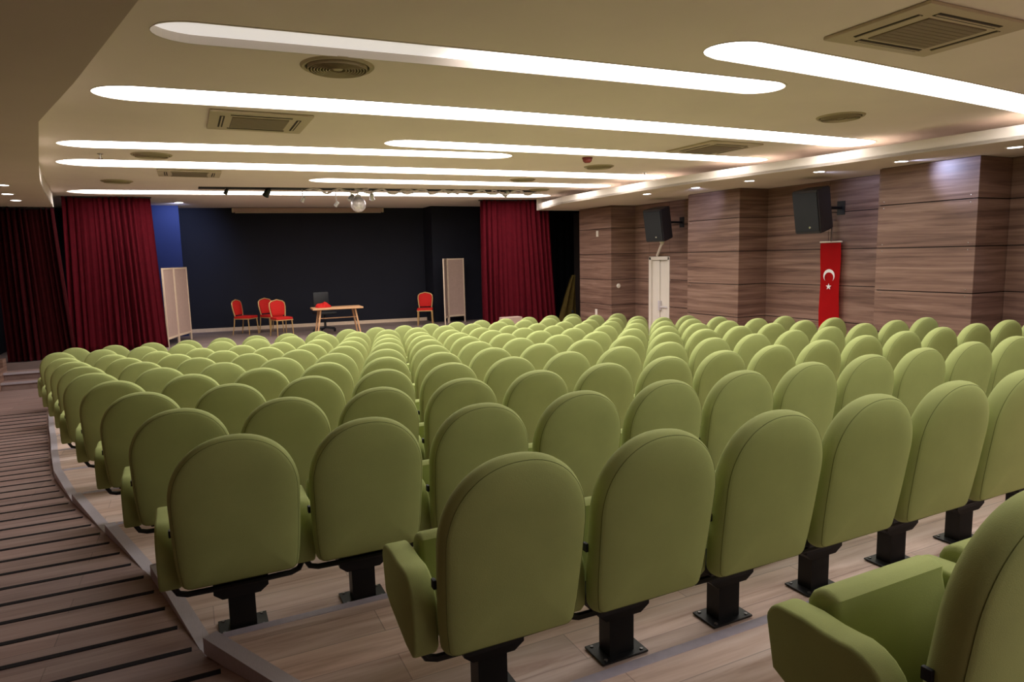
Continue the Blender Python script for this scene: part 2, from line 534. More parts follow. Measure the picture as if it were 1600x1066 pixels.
def oval(cx, cy, L, W, ang=0.0, bow=0.0, n=14):
    """rounded strip outline: centre, length, width, rotation, slight bow"""
    pts = []
    r = W / 2
    ex = r * 1.25
    h = L / 2 - ex
    for k in range(n + 1):
        a = -PI / 2 + PI * k / n
        pts.append((h + ex * math.cos(a), r * math.sin(a)))
    for t in (0.66, 0.33, 0, -0.33, -0.66):
        pts.append((h * t, r))
    for k in range(n + 1):
        a = PI / 2 + PI * k / n
        pts.append((-h + ex * math.cos(a), r * math.sin(a)))
    for t in (-0.66, -0.33, 0, 0.33, 0.66):
        pts.append((h * t, -r))
    out = []
    for x, y_ in pts:
        y_ += bow * ((2 * x / L) ** 2)
        out.append((cx + x * math.cos(ang) - y_ * math.sin(ang), cy + x * math.sin(ang) + y_ * math.cos(ang)))
    return out

def light_ends(x0, y0, x1, y1, W, bow=0.0):
    return oval((x0 + x1) / 2, (y0 + y1) / 2, math.hypot(x1 - x0, y1 - y0), W, math.atan2(y1 - y0, x1 - x0), bow)

LIGHTS = [
    ('second', light_ends(-0.08, 4.66, 4.78, 4.43, 0.42, 0.03)),
    ('right', light_ends(3.34, 3.66, 8.9, 4.12, 0.42, 0.05)),
    ('long', light_ends(-0.57, 6.33, 8.46, 6.20, 0.54, 0.14)),
    ('left', light_ends(-1.20, 9.24, 4.24, 8.68, 0.52, 0.04)),
    ('short', light_ends(2.27, 8.08, 8.29, 7.98, 0.50, 0.03)),
    ('fifth', light_ends(-1.44, 10.84, 8.19, 10.28, 0.72, 0.08)),
    ('sixth', light_ends(2.05, 12.21, 8.07, 11.94, 0.62, 0.03)),
    ('rear', light_ends(2.2, 1.45, 6.8, 1.6, 0.42, 0.02)),
    ('rear2', light_ends(1.5, -0.9, 6.6, -0.8, 0.45, 0.02)),
    ('front', light_ends(-1.87, 15.1, 7.91, 14.19, 0.78, 0.05)),
]
SLOT = [(0.34, 13.75), (7.14, 13.05), (7.14, 13.5), (0.34, 14.22)]
outer = [(x, y_) for x, y_ in SOFL] + [(-2.6, 15.2), (-3.9, 15.2), (-3.9, 20.2), (XR + 1.2, 20.2), (XR + 1.2, 15.1), (XR + 0.1, 15.1), (XR + 0.1, YB)]
holes = [l[1] for l in LIGHTS] + [SLOT]
polys = [[Vector((x, y_, 0)) for x, y_ in outer]] + [[Vector((x, y_, 0)) for x, y_ in h] for h in holes]
flat = [p for pl_ in polys for p in pl_]
bm = bmesh.new()
vs = [bm.verts.new((p.x, p.y, ZC)) for p in flat]
for tri in tessellate_polygon(polys):
    try:
        f = bm.faces.new([vs[i] for i in tri])
    except ValueError:
        pass
for f in bm.faces:
    f.normal_update()
    if f.normal.z > 0:
        f.normal_flip()
me = bpy.data.meshes.new('ceiling')
bm.to_mesh(me)
bm.free()
me.materials.append(MT['ceil'])
ceiling = struct(link('ceiling', me))
# slab above, closes the room
bm = bmesh.new()
bx(bm, -4.2, XR + 1.4, YB - 0.15, 20.4, ZC + 0.34, ZC + 0.4)
struct(obj('ceiling.001', bm, MT['ceil'], smooth=False))

def soffit(name, edge, xfar, ztop):
    pts = [(x, y_) for x, y_ in edge]
    bm = bmesh.new()
    full = pts + [(xfar, pts[-1][1]), (xfar, pts[0][1])]
    poly_prism(bm, full, ZS, ZS + 0.04)
    o = struct(obj(name, bm, MT['soffit'], smooth=False))
    bm = bmesh.new()
    d = 0.03 if xfar > 0 else -0.03
    for (xa, ya), (xb, yb) in zip(pts, pts[1:]):
        q = [(xa, ya), (xb, yb), (xb + d, yb), (xa + d, ya)]
        poly_prism(bm, q, ZS + 0.0005, ztop)
    bmesh.ops.remove_doubles(bm, verts=bm.verts, dist=1e-5)
    obj('cove_face', bm, MT['cove'], o, smooth=False)
    return o
soffit('ceiling.002', SOFL, XL - 0.05, ZC + 0.01)
soffit('ceiling.003', SOFR, XR + 0.1, ZS + 0.15)
# front ends of the soffits at the stage opening
bm = bmesh.new()
bx(bm, XL - 0.4, -2.12, 15.2, 15.26, ZS, ZC + 0.01)
bx(bm, 8.0, XR + 1.2, 15.0, 15.06, ZS, ZC + 0.01)
struct(obj('trim_1', bm, MT['cove'], smooth=False))

LIGHT_LABEL = {
    'second': 'rearmost long strip light, dark and unlit at its aisle end',
    'right': 'bright oval strip light beside the big air conditioner, running over the wooden wall side',
    'long': 'longest and widest bright oval strip light, behind the half lit one',
    'left': 'oval strip light ending mid ceiling, the far end overlapping its short neighbour',
    'short': 'oval strip light starting mid ceiling and ending by the wood wall speakers',
    'fifth': 'long oval strip light between the two rows of far ceiling vents',
    'sixth': 'thin short strip light just before the lighting rig slot',
    'rear': 'oval strip light above the rearmost chairs, behind the half lit strip',
    'rear2': 'oval strip light at the very back of the hall, out of frame',
    'front': 'strip light closest to the stage, in front of the red curtains'}
for key, pts in LIGHTS:
    c = Vector((sum(p[0] for p in pts) / len(pts), sum(p[1] for p in pts) / len(pts), 0))
    t = thing('strip_light', LIGHT_LABEL[key], 'ceiling light', (c.x, c.y, ZC), 0, 'oval strip lights in the ceiling')
    loc = [(x - c.x, y_ - c.y) for x, y_ in pts]
    dep = 0.05
    # housing: inner wall of the trough with a thin rim lip
    bm = bmesh.new()
    n = len(loc)
    lo = [bm.verts.new((x, y_, -0.004)) for x, y_ in loc]
    hi = [bm.verts.new((x, y_, dep + 0.01)) for x, y_ in loc]
    lo2 = [bm.verts.new((x * 1.002, y_ * 1.02 + (0.012 if y_ > 0 else -0.012), -0.004)) for x, y_ in loc]
    hi2 = [bm.verts.new((x * 1.002, y_ * 1.02 + (0.012 if y_ > 0 else -0.012), dep + 0.01)) for x, y_ in loc]
    for i in range(n):
        j = (i + 1) % n
        bm.faces.new([lo[i], lo[j], hi[j], hi[i]])
        bm.faces.new([lo2[i], lo2[j], lo[j], lo[i]])
        bm.faces.new([hi2[i], hi2[j], lo2[j], lo2[i]])
    obj('trough', bm, MT['cove'], t, smooth=False)
    # stretched diffuser, bulging a little inside its trough
    bm = bmesh.new()
    edge = [bm.verts.new((x, y_, dep)) for x, y_ in loc]
    mid = [bm.verts.new((x * 0.985, y_ * 1.0 - (y_) * 0.5 * 0.0 , dep - 0.0)) for x, y_ in loc]
    bmesh.ops.delete(bm, geom=mid, context='VERTS')
    bm.faces.new(edge)
    bmesh.ops.triangulate(bm, faces=bm.faces)
    d = obj('diffuser', bm, MT['half'] if key == 'second' else MT['diffuser'], t, smooth=False)

# ------------------------------------------------------------------ downlights
def downlight(x, y_, label, power, aim=None, r=0.075, group='round downlights in the soffits', cone=75, z=ZS):
    t = thing('downlight', label, 'downlight', (x, y_, z), 0, group)
    bm = bmesh.new()
    lathe(bm, [(r, 0.001), (r, -0.006), (r + 0.012, -0.009), (r + 0.024, -0.005), (r + 0.026, 0.001)], 24)
    obj('rim', bm, MT['white'], t)
    bm = bmesh.new()
    lathe(bm, [(0, -0.0045), (r * 0.6, -0.004), (r, -0.002)], 24)
    obj('lens', bm, MT['spot'], t)
    if power:
        ld = bpy.data.lights.new('downlight_beam', 'SPOT')
        ld.energy = power
        ld.color = (0.5, 0.6, 1.0)
        ld.spot_size = math.radians(cone)
        ld.spot_blend = 0.9
        ld.shadow_soft_size = 0.05
        lo_ = bpy.data.objects.new('lamp', ld)
        COL.objects.link(lo_)
        lo_.parent = t
        lo_.location = (0, 0, -0.02)
        if aim:
            d = (Vector(aim) - Vector((x, y_, z - 0.02))).normalized()
            lo_.rotation_euler = d.to_track_quat('-Z', 'Y').to_euler()
    return t
DL = [(8.68, 4.62, 'downlight above the dark recess, at the frame edge past the clad pier', 16, None),
      (8.50, 5.87, 'downlight in front of the clad pier beside the flag', 26, (9.0, 5.42, ZS - 0.16)),
      (8.36, 7.02, 'downlight above the wall speaker with the flag below', 26, (9.7, 7.0, ZS - 0.4)),
      (8.25, 8.25, 'downlight before the speaker and flag recess, third from the flag pier', 12, None),
      (8.12, 9.37, 'downlight beside the corner of the middle clad pier', 24, (9.0, 10.3, ZS - 0.2)),
      (8.00, 10.59, 'downlight before the speaker above the white door', 12, None)]
for x, y_, l, p, a in DL:
    downlight(x, y_, l, p, a)
for (x, y_), l in zip([(-2.12, 11.27), (-2.32, 12.61), (-2.43, 13.78)], ['downlight of the aisle soffit farthest from the dark curtain', 'middle downlight of the three over the aisle', 'downlight of the aisle soffit next to the dark curtain']):
    downlight(x, y_, l, 0.6, None, group='downlights over the side aisle')
downlight(0.0, 17.35, 'lone downlight over the stage before the blue pier', 80, (-0.2, 18.3, ZC - 0.6), r=0.085, z=ZC, cone=110)

# ------------------------------------------------------------------ ceiling fittings
def round_vent(x, y_, r, label):
    t = thing('round_vent', label, 'ceiling vent', (x, y_, ZC), 0, 'round slatted air vents')
    bm = bmesh.new()
    lathe(bm, [(r * 0.86, 0.0), (r * 0.87, -0.012), (r * 0.95, -0.016), (r, -0.004), (r, 0.0)], 40)
    obj('rim', bm, MT['vent'], t)
    bm = bmesh.new()
    lathe(bm, [(0, -0.001), (r * 0.88, -0.001)], 32)
    obj('backing', bm, MT['ventdark'], t)
    nr = 8
    for k in range(nr):
        ra = r * (0.22 + 0.64 * k / nr)
        rb = ra + r * 0.02
        bm = bmesh.new()
        lathe(bm, [(ra, -0.03), (rb, -0.003), (rb + 0.004, -0.004), (ra + 0.006, -0.032), (ra, -0.03)], 40)
        obj('ring_slat', bm, MT['vent'], t)
    bm = bmesh.new()
    lathe(bm, [(0, -0.028), (r * 0.12, -0.026), (r * 0.17, -0.014), (r * 0.17, -0.002)], 24)
    obj('hub', bm, MT['vent'], t)
round_vent(1.10, 5.08, 0.26, 'round vent between the half lit strip light and the longest one')
round_vent(6.37, 5.10, 0.24, 'round vent above the longest strip light near the wood wall')
round_vent(-0.27, 9.90, 0.24, 'round vent between strip lights near the aisle soffit')
round_vent(6.08, 9.30, 0.24, 'round vent beside the red smoke detector')
round_vent(5.7, 11.25, 0.24, 'round vent before the short thin strip light, wood wall side')
round_vent(-0.9, 13.1, 0.24, 'round vent before the foremost strip light near the aisle soffit')
round_vent(6.9, 12.85, 0.22, 'reddish shaded round vent beside the end of the rig slot')

def cassette(cx, cy, hx, hy, label):
    t = thing('air_conditioner', label, 'air conditioner', (cx, cy, ZC), 0, 'square air conditioning cassettes')
    bm = bmesh.new()
    bx(bm, -hx, hx, -hy, hy, -0.025, 0.0, bev=0.012)
    obj('panel', bm, MT['cassette'], t)
    bm = bmesh.new()
    bx(bm, -hx * 0.56, hx * 0.56, -hy * 0.56, hy * 0.56, -0.032, -0.024, bev=0.003)
    gq = obj('grille', bm, MT['grillebrown'], t)
    for k in range(9):
        yy = -hy * 0.5 + hy * 1.0 * k / 8
        bm = bmesh.new()
        bx(bm, -hx * 0.54, hx * 0.54, yy - 0.016, yy + 0.016, -0.0335, -0.031)
        obj('slat', bm, MT['grillebrown'], gq, smooth=False)
    for s_ in (-1, 1):
        for n_, (a, b, c, d) in (('y', (-hx * 0.6, hx * 0.6, s_ * hy * 0.72 - 0.025, s_ * hy * 0.72 + 0.025)), ('x', (s_ * hx * 0.75 - 0.022, s_ * hx * 0.75 + 0.022, -hy * 0.6, hy * 0.6))):
            bm = bmesh.new()
            bx(bm, a, b, c, d, -0.028, -0.0245)
            q = obj('air_slot', bm, MT['ventdark'], t, smooth=False)
            bm = bmesh.new()
            if n_ == 'y':
                bx(bm, a, b, (c + d) / 2 - 0.006, (c + d) / 2 + 0.006, -0.033, -0.028)
            else:
                bx(bm, (a + b) / 2 - 0.006, (a + b) / 2 + 0.006, c, d, -0.033, -0.028)
            obj('louvre', bm, MT['cassette'], q, smooth=False)
cassette(4.42, 2.92, 0.52, 0.36, 'large air conditioner cassette closest to the camera, above the bright strip light')
cassette(0.77, 7.28, 0.46, 0.46, 'air conditioner cassette just past the longest strip light, aisle side')
cassette(6.52, 7.18, 0.44, 0.46, 'air conditioner cassette between strip lights near the wood wall')
cassette(0.18, 11.7, 0.44, 0.38, 'air conditioner cassette before the stage, aisle side')

def ceiling_dot(name, x, y_, r, h, m_, label, cat):
    bm = bmesh.new()
    lathe(bm, [(0, -h), (r * 0.5, -h), (r * 0.85, -h * 0.7), (r * 0.9, -h * 0.35), (r, -h * 0.3), (r, 0)], 20)
    o = obj(name, bm, m_)
    o.location = (x, y_, ZC)
    return tag(o, label, cat)
ceiling_dot('smoke_detector', 5.36, 8.5, 0.075, 0.075, MT['detector'], 'small reddish brown smoke detector on the ceiling', 'smoke detector')
def sprinkler(x, y_, label):
    t = thing('sprinkler', label, 'sprinkler', (x, y_, ZC), 0, 'small ceiling sprinklers')
    bm = bmesh.new()
    lathe(bm, [(0.035, 0), (0.035, -0.006), (0.012, -0.012), (0.01, -0.05), (0, -0.052)], 14)
    obj('body', bm, MT['chrome'], t)
    bm = bmesh.new()
    lathe(bm, [(0, -0.052), (0.028, -0.055), (0.028, -0.06), (0, -0.06)], 14)
    obj('deflector', bm, MT['chrome'], t)
sprinkler(-0.84, 9.98, 'tiny metal sprinkler near the aisle soffit between strip lights')
sprinkler(7.35, 9.8, 'tiny metal sprinkler by the soffit past the long strip end')

# ------------------------------------------------------------------ lighting slot with rig
slot = thing('rig_slot', 'dark recessed lighting slot across the ceiling before the stage', 'ceiling track', (0, 0, ZC))
bm = bmesh.new()
n = 4
lo = [bm.verts.new((x, y_, 0)) for x, y_ in SLOT]
hi = [bm.verts.new((x, y_, 0.28)) for x, y_ in SLOT]
for i in range(4):
    bm.faces.new([lo[i], lo[(i + 1) % 4], hi[(i + 1) % 4], hi[i]])
bm.faces.new(hi)
obj('slot_box', bm, MT['ventdark'], slot, smooth=False)
bm = bmesh.new()
sy = lambda x: 13.98 - (x - 0.34) * 0.103
tube(bm, [(0.36, sy(0.36), 0.02), (7.1, sy(7.1), 0.02)], 0.03, 10)
obj('rail', bm, MT['plasticblack'], slot)
for k in range(5):
    rnd = random.Random(20 + k)
    x0 = 2.2 + 0.92 * k
    x1 = x0 + 1.15
    pts = []
    nn = 26
    for i in range(nn + 1):
        x = x0 + (x1 - x0) * i / nn
        pts.append((x, sy(x) - 0.30 + 0.07 * math.sin(i * 0.9 + k), -0.065 + 0.04 * math.sin(i * 0.55 + k * 1.7) + 0.012 * rnd.random()))
    bm = bmesh.new()
    tube(bm, pts, 0.02, 7)
    h_ = obj('hose', bm, MT['hose'])
    h_.location = (0, 0, ZC)
    tag(h_, ['silver wavy cable clipped along the rig slot, starting near the aisle side', 'silver wavy cable of the rig, second from the aisle side',
             'silver wavy cable of the rig, above the mirror ball', 'silver wavy cable of the rig, second from the wood wall side',
             'silver wavy cable at the wood wall end of the rig'][k], 'cable', 'silver wavy cables in the rig slot')

def spot_lamp(x, y_, drop, label, tilt=0.6, rz=0.0, body='plasticblack', lens='white', s=1.0):
    t = thing('stage_lamp', label, 'stage light', (x, y_, ZC), rz, 'small stage lamps on the rig')
    bm = bmesh.new()
    tube(bm, [(0, 0, 0.275), (0, 0, -drop * 0.4), (0.012, 0, -drop)], 0.011 * s, 8)
    obj('rod', bm, MT['hose'], t)
    bm = bmesh.new()
    lathe(bm, [(0, 0.07 * s), (0.03 * s, 0.066 * s), (0.04 * s, 0.03 * s), (0.044 * s, -0.05 * s), (0.05 * s, -0.062 * s), (0.044 * s, -0.066 * s), (0.04 * s, -0.05 * s), (0, -0.05 * s)], 18)
    bmesh.ops.transform(bm, matrix=Matrix.Translation((0.012, 0, -drop - 0.03)) @ Matrix.Rotation(tilt, 4, 'X') @ Matrix.Rotation(0.4, 4, 'Y'), verts=bm.verts)
    hd = obj('lamp_head', bm, MT[body], t)
    bm = bmesh.new()
    lathe(bm, [(0, -0.062 * s), (0.025 * s, -0.06 * s), (0.042 * s, -0.053 * s)], 16)
    bmesh.ops.transform(bm, matrix=Matrix.Translation((0.012, 0, -drop - 0.03)) @ Matrix.Rotation(tilt, 4, 'X') @ Matrix.Rotation(0.4, 4, 'Y'), verts=bm.verts)
    obj('lens', bm, MT[lens], hd)
spot_lamp(0.80, sy(0.8), 0.03, 'small black lamp at the aisle end of the rig', s=0.8)
spot_lamp(1.52, sy(1.52), 0.04, 'black lamp with a side arm on the dark rig slot', s=1.3)
spot_lamp(2.17, sy(2.17), 0.17, 'small lamp hanging between black lamp and angled lamp', s=0.8, body='hose')
spot_lamp(2.80, sy(2.8), 0.26, 'lamp hanging lowest on a thin pale rod', s=0.8, rz=0.5, body='hose')
spot_lamp(3.12, sy(3.12) + 0.12, 0.12, 'silver lamp on the aisle side of the mirror ball', body='hose', s=1.1, rz=1.2)
spot_lamp(3.52, sy(3.52) + 0.1, 0.10, 'silver lamp on the wood wall side of the mirror ball', body='hose', s=1.1, rz=-1.0)
spot_lamp(6.35, sy(6.35), 0.02, 'silver bracket lamp at the wood wall end of the rig', body='hose', s=1.1)
t = thing('mirror_ball', 'silver mirror ball hanging from the rig before the stage', 'mirror ball', (3.25, sy(3.32) + 0.1, ZC - 0.05))
bm = bmesh.new()
tube(bm, [(0, 0, 0.325), (0, 0, -0.1)], 0.012, 8)
bx(bm, -0.05, 0.05, -0.05, 0.05, -0.1, -0.05, bev=0.008)
obj('motor_rod', bm, MT['hose'], t)
bm = bmesh.new()
bmesh.ops.create_uvsphere(bm, u_segments=22, v_segments=14, radius=0.15)
bmesh.ops.translate(bm, verts=bm.verts, vec=(0, 0, -0.24))
fs = bmesh.ops.inset_individual(bm, faces=[f for f in bm.faces if len(f.verts) == 4], thickness=0.002, depth=0.0015)
obj('ball', bm, mat('mirror_tiles', srgb(230, 222, 226), 0.3, 0.35, noise=0.25, nscale=22), t, smooth=False)

# ------------------------------------------------------------------ curtains
def curtain(name, label, x0, x1, y0, y1, ztop, zbot, flare0, flare1, folds, amp, material, seed, cat='curtain', group=None):
    rnd = random.Random(seed)
    ph = [rnd.uniform(0, 6.28) for _ in range(6)]
    nu, nv = folds * 10, 26
    t = thing(name, label, cat, ((x0 + x1) / 2, (y0 + y1) / 2, zbot), 0, group)
    cx, cy = (x0 + x1) / 2, (y0 + y1) / 2
    bm = bmesh.new()
    grid = []
    for j in range(nv + 1):
        v = j / nv
        row = []
        for i in range(nu + 1):
            u = i / nu
            du = 0.006 * math.sin(u * 31 + ph[0]) + 0.004 * math.sin(u * 57 + ph[1] + v * 2)
            uu = u + du
            xa = x0 - flare0 * (1 - v) ** 1.2
            xb = x1 + flare1 * (1 - v) ** 1.2
            x = xa + (xb - xa) * u
            a = amp * (0.55 + 0.45 * math.sin(u * 9 + ph[2])) * (1.15 - 0.35 * v)
            yy = a * math.sin(uu * folds * 2 * PI + ph[3] + 0.5 * math.sin(v * 3 + u * 6)) + 0.35 * a * math.sin(uu * folds * 4.3 * PI + ph[4] + v)
            x += 0.25 * a * math.cos(uu * folds * 2 * PI + ph[3])
            row.append(bm.verts.new((x - cx, y0 + (y1 - y0) * u - cy + yy, ztop + (zbot - ztop) * (1 - v) - zbot)))
        grid.append(row)
    for j in range(nv):
        for i in range(nu):
            bm.faces.new([grid[j][i], grid[j][i + 1], grid[j + 1][i + 1], grid[j + 1][i]])
    bmesh.ops.solidify(bm, geom=bm.faces[:], thickness=0.006)
    obj('drape', bm, material, t, angle=180)
    bm = bmesh.new()
    tube(bm, [(x0 - cx - 0.02, y0 - cy, ztop - zbot - 0.012), (x1 - cx + 0.02, y1 - cy, ztop - zbot - 0.012)], 0.014, 8)
    obj('rail', bm, MT['plasticblack'], t)
    return t
curtain('stage_curtain', 'brightly lit crimson pleated curtain beside the blue pier', -2.08, -0.53, 16.1, 16.0, ZC - 0.01, ZSTAGE + 0.01, 0.10, 0.10, 15, 0.075, MT['red'], 3, group='red stage curtains')
curtain('stage_curtain', 'deep red pleated curtain in shadow at the top of the aisle steps', -3.12, -2.15, 15.4, 15.4, ZS - 0.01, ZSTAGE + 0.01, 0.0, 0.12, 11, 0.06, MT['red_shaded'], 5, group='red stage curtains')
curtain('stage_curtain', 'crimson pleated curtain between the folding screen and the wood wall', 6.62, 8.38, 15.45, 15.15, ZC - 0.01, ZSTAGE + 0.01, 0.02, 0.18, 14, 0.075, MT['red'], 9, group='red stage curtains')
curtain('wing_drape', 'flat black drape hanging between red curtain and wood wall', 8.55, 10.3, 16.3, 16.0, ZC - 0.01, ZSTAGE + 0.01, 0.0, 0.0, 8, 0.04, MT['blackcloth'], 12)
# olive cloth leaning at the wall end
t = thing('olive_cloth', 'olive brown cloth draped against the corner of the wood wall', 'cloth', (8.87, 14.85, ZSTAGE))
bm = bmesh.new()
nu, nv = 14, 12
grid = []
for j in range(nv + 1):
    v = j / nv
    row = []
    for i in range(nu + 1):
        u = i / nu
        wdt = 0.12 + 0.42 * (1 - v) ** 0.8
        row.append(bm.verts.new((0.10 - wdt * u + 0.0, 0.03 * math.sin(u * 14 + v * 2) - 0.02, v * 1.25)))
    grid.append(row)
for j in range(nv):
    for i in range(nu):
        bm.faces.new([grid[j][i], grid[j][i + 1], grid[j + 1][i + 1], grid[j + 1][i]])
bmesh.ops.solidify(bm, geom=bm.faces[:], thickness=0.01)
obj('folds', bm, MT['olive'], t)
bm = bmesh.new()
lathe(bm, [(0, 0.03), (0.035, 0.02), (0.04, 0)], 12)
bmesh.ops.transform(bm, matrix=Matrix.Translation((-0.02, -0.05, 0.32)) @ Matrix.Rotation(PI / 2, 4, 'X'), verts=bm.verts)
obj('dark_knob', bm, MT['plasticblack'], t)

# ------------------------------------------------------------------ projector screen case
t = thing('screen_case', 'long off white roller screen case under the stage ceiling', 'projector screen', (3.1, 0, 0))
t.location = (3.1, fy(3.1) - 0.12, H + 1.31)
t.rotation_euler = (0, 0, math.atan(sl))
bm = bmesh.new()
bx(bm, -1.88, 1.88, -0.06, 0.06, -0.05, 0.06, bev=0.012)
obj('case', bm, MT['screencloth'], t)
for s_ in (-1, 1):
    bm = bmesh.new()
    bx(bm, s_ * 1.9 - 0.02, s_ * 1.9 + 0.02, -0.065, 0.065, -0.055, 0.066, bev=0.01)
    obj('end_cap', bm, MT['cassette'], t)
bm = bmesh.new()
tube(bm, [(-1.85, 0, -0.06), (1.85, 0, -0.06)], 0.012, 8)
obj('bottom_bar', bm, MT['cassette'], t)

# ------------------------------------------------------------------ folding screens
def folding_screen(label, pts, hgt, hang=0.16):
    """two hinged framed leaves standing on legs; pts are the three hinge lines on the stage floor"""
    o0 = Vector((pts[1][0], pts[1][1], ZSTAGE))
    t = thing('folding_screen', label, 'folding screen', o0, 0, 'beige folding screens on stage')
    for a, b in zip(pts, pts[1:]):
        A_ = Vector((a[0], a[1], 0)) - Vector((o0.x, o0.y, 0))
        B_ = Vector((b[0], b[1], 0)) - Vector((o0.x, o0.y, 0))
        d = B_ - A_
        L = d.length
        mt_ = Matrix.Translation(A_) @ Matrix.Rotation(math.atan2(d.y, d.x), 4, 'Z')
        bm = bmesh.new()
        for x0_ in (0.003, L - 0.038):
            bx(bm, x0_, x0_ + 0.035, -0.016, 0.016, 0.0, hgt, mtx=mt_, bev=0.003)
        bx(bm, 0.038, L - 0.038, -0.014, 0.014, hgt - 0.04, hgt - 0.002, mtx=mt_, bev=0.003)
        bx(bm, 0.038, L - 0.038, -0.014, 0.014, hang, hang + 0.045, mtx=mt_, bev=0.003)
        fr = obj('frame', bm, MT['screenframe'], t)
        bm = bmesh.new()
        bx(bm, 0.036, L - 0.036, -0.005, 0.005, hang + 0.04, hgt - 0.035, mtx=mt_)
        obj('cloth_panel', bm, MT['screencloth'], fr, smooth=False)
    bm = bmesh.new()
    for z_ in (0.35, hgt * 0.5, hgt - 0.25):
        tube(bm, [(0, -0.02, z_), (0, -0.02, z_ + 0.07)], 0.008, 8)
    obj('hinge', bm, MT['chrome'], t)
folding_screen('two leaf beige folding screen beside the lit red curtain', [(-0.44, 16.05), (-0.235, 16.75), (0.03, 17.45)], 1.69)
folding_screen('two leaf beige folding screen behind the lone red chair', [(6.10, 16.75), (6.36, 17.2), (6.88, 17.25)], 1.74)

# ------------------------------------------------------------------ banquet chairs on stage
def banquet_chair(loc, rz, label):
    t = thing('banquet_chair', label, 'chair', loc, rz, 'red and gold banquet chairs')
    # local: sitter looks towards -y; the back is at +y
    for s_ in (-1, 1):
        bm = bmesh.new()
        tube(bm, [(s_ * 0.19, -0.20, 0.42), (s_ * 0.2, -0.215, 0.2), (s_ * 0.205, -0.22, 0.0)], [0.016, 0.014, 0.011], 8)
        obj('leg', bm, MT['gold'], t)
        bm = bmesh.new()
        tube(bm, [(s_ * 0.19, 0.2, 0.46), (s_ * 0.195, 0.22, 0.25), (s_ * 0.21, 0.27, 0.0)], [0.016, 0.014, 0.011], 8)
        obj('leg', bm, MT['gold'], t)
    bm = bmesh.new()
    ring = [(-0.21, -0.21), (0.21, -0.21), (0.195, 0.2), (-0.195, 0.2)]
    tube(bm, [(x, y_, 0.425) for x, y_ in ring], 0.015, 8, closed=True)
    obj('seat_frame', bm, MT['gold'], t)
    bm = bmesh.new()
    bx(bm, -0.215, 0.215, -0.225, 0.2, 0.43, 0.495, bev=0.024)
    obj('seat', bm, MT['redfab'], t)
    # crown-shaped back
    out = []
    for x, z_ in [(-0.17, 0.47), (-0.19, 0.6), (-0.205, 0.75), (-0.195, 0.84), (-0.15, 0.885), (-0.075, 0.905), (0, 0.925)]:
        out.append((x, z_))
    outline = out + [(-x, z_) for x, z_ in out[-2::-1]]
    by = lambda z_: 0.19 + (z_ - 0.45) * 0.16
    bm = bmesh.new()
    tube(bm, [(x, by(z_), z_) for x, z_ in outline], 0.015, 8)
    obj('back_frame', bm, MT['gold'], t)
    bm = bmesh.new()
    ins = [(x * 0.93, 0.52 + (z_ - 0.47) * 0.86) for x, z_ in outline]
    for dy, sc in ((-0.03, 0.9), (-0.018, 1.0), (0.012, 1.0)):
        pass
    loops = []
    for dy, sc in ((-0.032, 0.86), (-0.022, 0.97), (0.0, 1.0), (0.014, 0.97)):
        cz = 0.71
        loops.append([bm.verts.new((x * sc, by(z_) + dy, cz + (z_ - cz) * sc)) for x, z_ in ins])
    for L0, L1 in zip(loops, loops[1:]):
        for i in range(len(L0)):
            j = (i + 1) % len(L0)
            bm.faces.new([L0[i], L0[j], L1[j], L1[i]])
    bm.faces.new(loops[0][::-1])
    bm.faces.new(loops[-1])
    obj('backrest', bm, MT['redfab'], t)
    t.scale = (0.93, 0.93, 0.93)
    return t
banquet_chair((1.26, 17.75, ZSTAGE), math.radians(52), 'red banquet chair turned sideways, closest to the folding screen by the lit curtain')
banquet_chair((1.86, 17.75, ZSTAGE), math.radians(28), 'red banquet chair partly hidden behind another red chair')
banquet_chair((1.98, 16.75, ZSTAGE), math.radians(14), 'red banquet chair standing in front of the hidden one')
banquet_chair((5.64, 17.0, ZSTAGE), math.radians(-22), 'lone red banquet chair beside the folding screen past the table')

# ------------------------------------------------------------------ table with cloth, office chair
t = thing('table', 'narrow orange wood table standing mid stage', 'table', (3.2, 16.3, ZSTAGE), math.radians(-3))
bm = bmesh.new()
bx(bm, -0.58, 0.58, -0.3, 0.3, 0.62, 0.66, bev=0.006)
obj('tabletop', bm, MT['oak'], t)
for sx_ in (-1, 1):
    for sy_ in (-1, 1):
        bm = bmesh.new()
        tube(bm, [(sx_ * 0.4, sy_ * 0.2, 0.62), (sx_ * 0.5, sy_ * 0.24, 0.0)], [0.024, 0.018], 10)
        obj('leg', bm, MT['oak'], t)
bm = bmesh.new()
tube(bm, [(-0.44, 0, 0.4), (0.44, 0, 0.4)], 0.012, 8)
for sx_ in (-1, 1):
    tube(bm, [(sx_ * 0.44, -0.215, 0.4), (sx_ * 0.44, 0.215, 0.4)], 0.012, 8)
obj('crossbar', bm, MT['oak'], t)
bm = bmesh.new()
bmesh.ops.create_uvsphere(bm, u_segments=28, v_segments=14, radius=1.0)
rnd = random.Random(4)
for v in bm.verts:
    a = math.atan2(v.co.y, v.co.x)
    k_ = 1 + 0.14 * math.sin(3 * a + 1) + 0.08 * math.sin(7 * a)
    v.co.x *= 0.17 * k_
    v.co.y *= 0.14 * k_
    v.co.z = max(0, v.co.z) * 0.10 * (1 + 0.25 * math.sin(5 * a) + 0.2 * math.sin(v.co.x * 30)) + (0.0 if v.co.z < 0.05 else 0)
bmesh.ops.remove_doubles(bm, verts=bm.verts, dist=0.0004)
o = obj('red_cloth', bm, MT['redfab'])
o.location = (2.88, 16.3, ZSTAGE + 0.661)
tag(o, 'crumpled bright red cloth lying on the stage table', 'cloth')

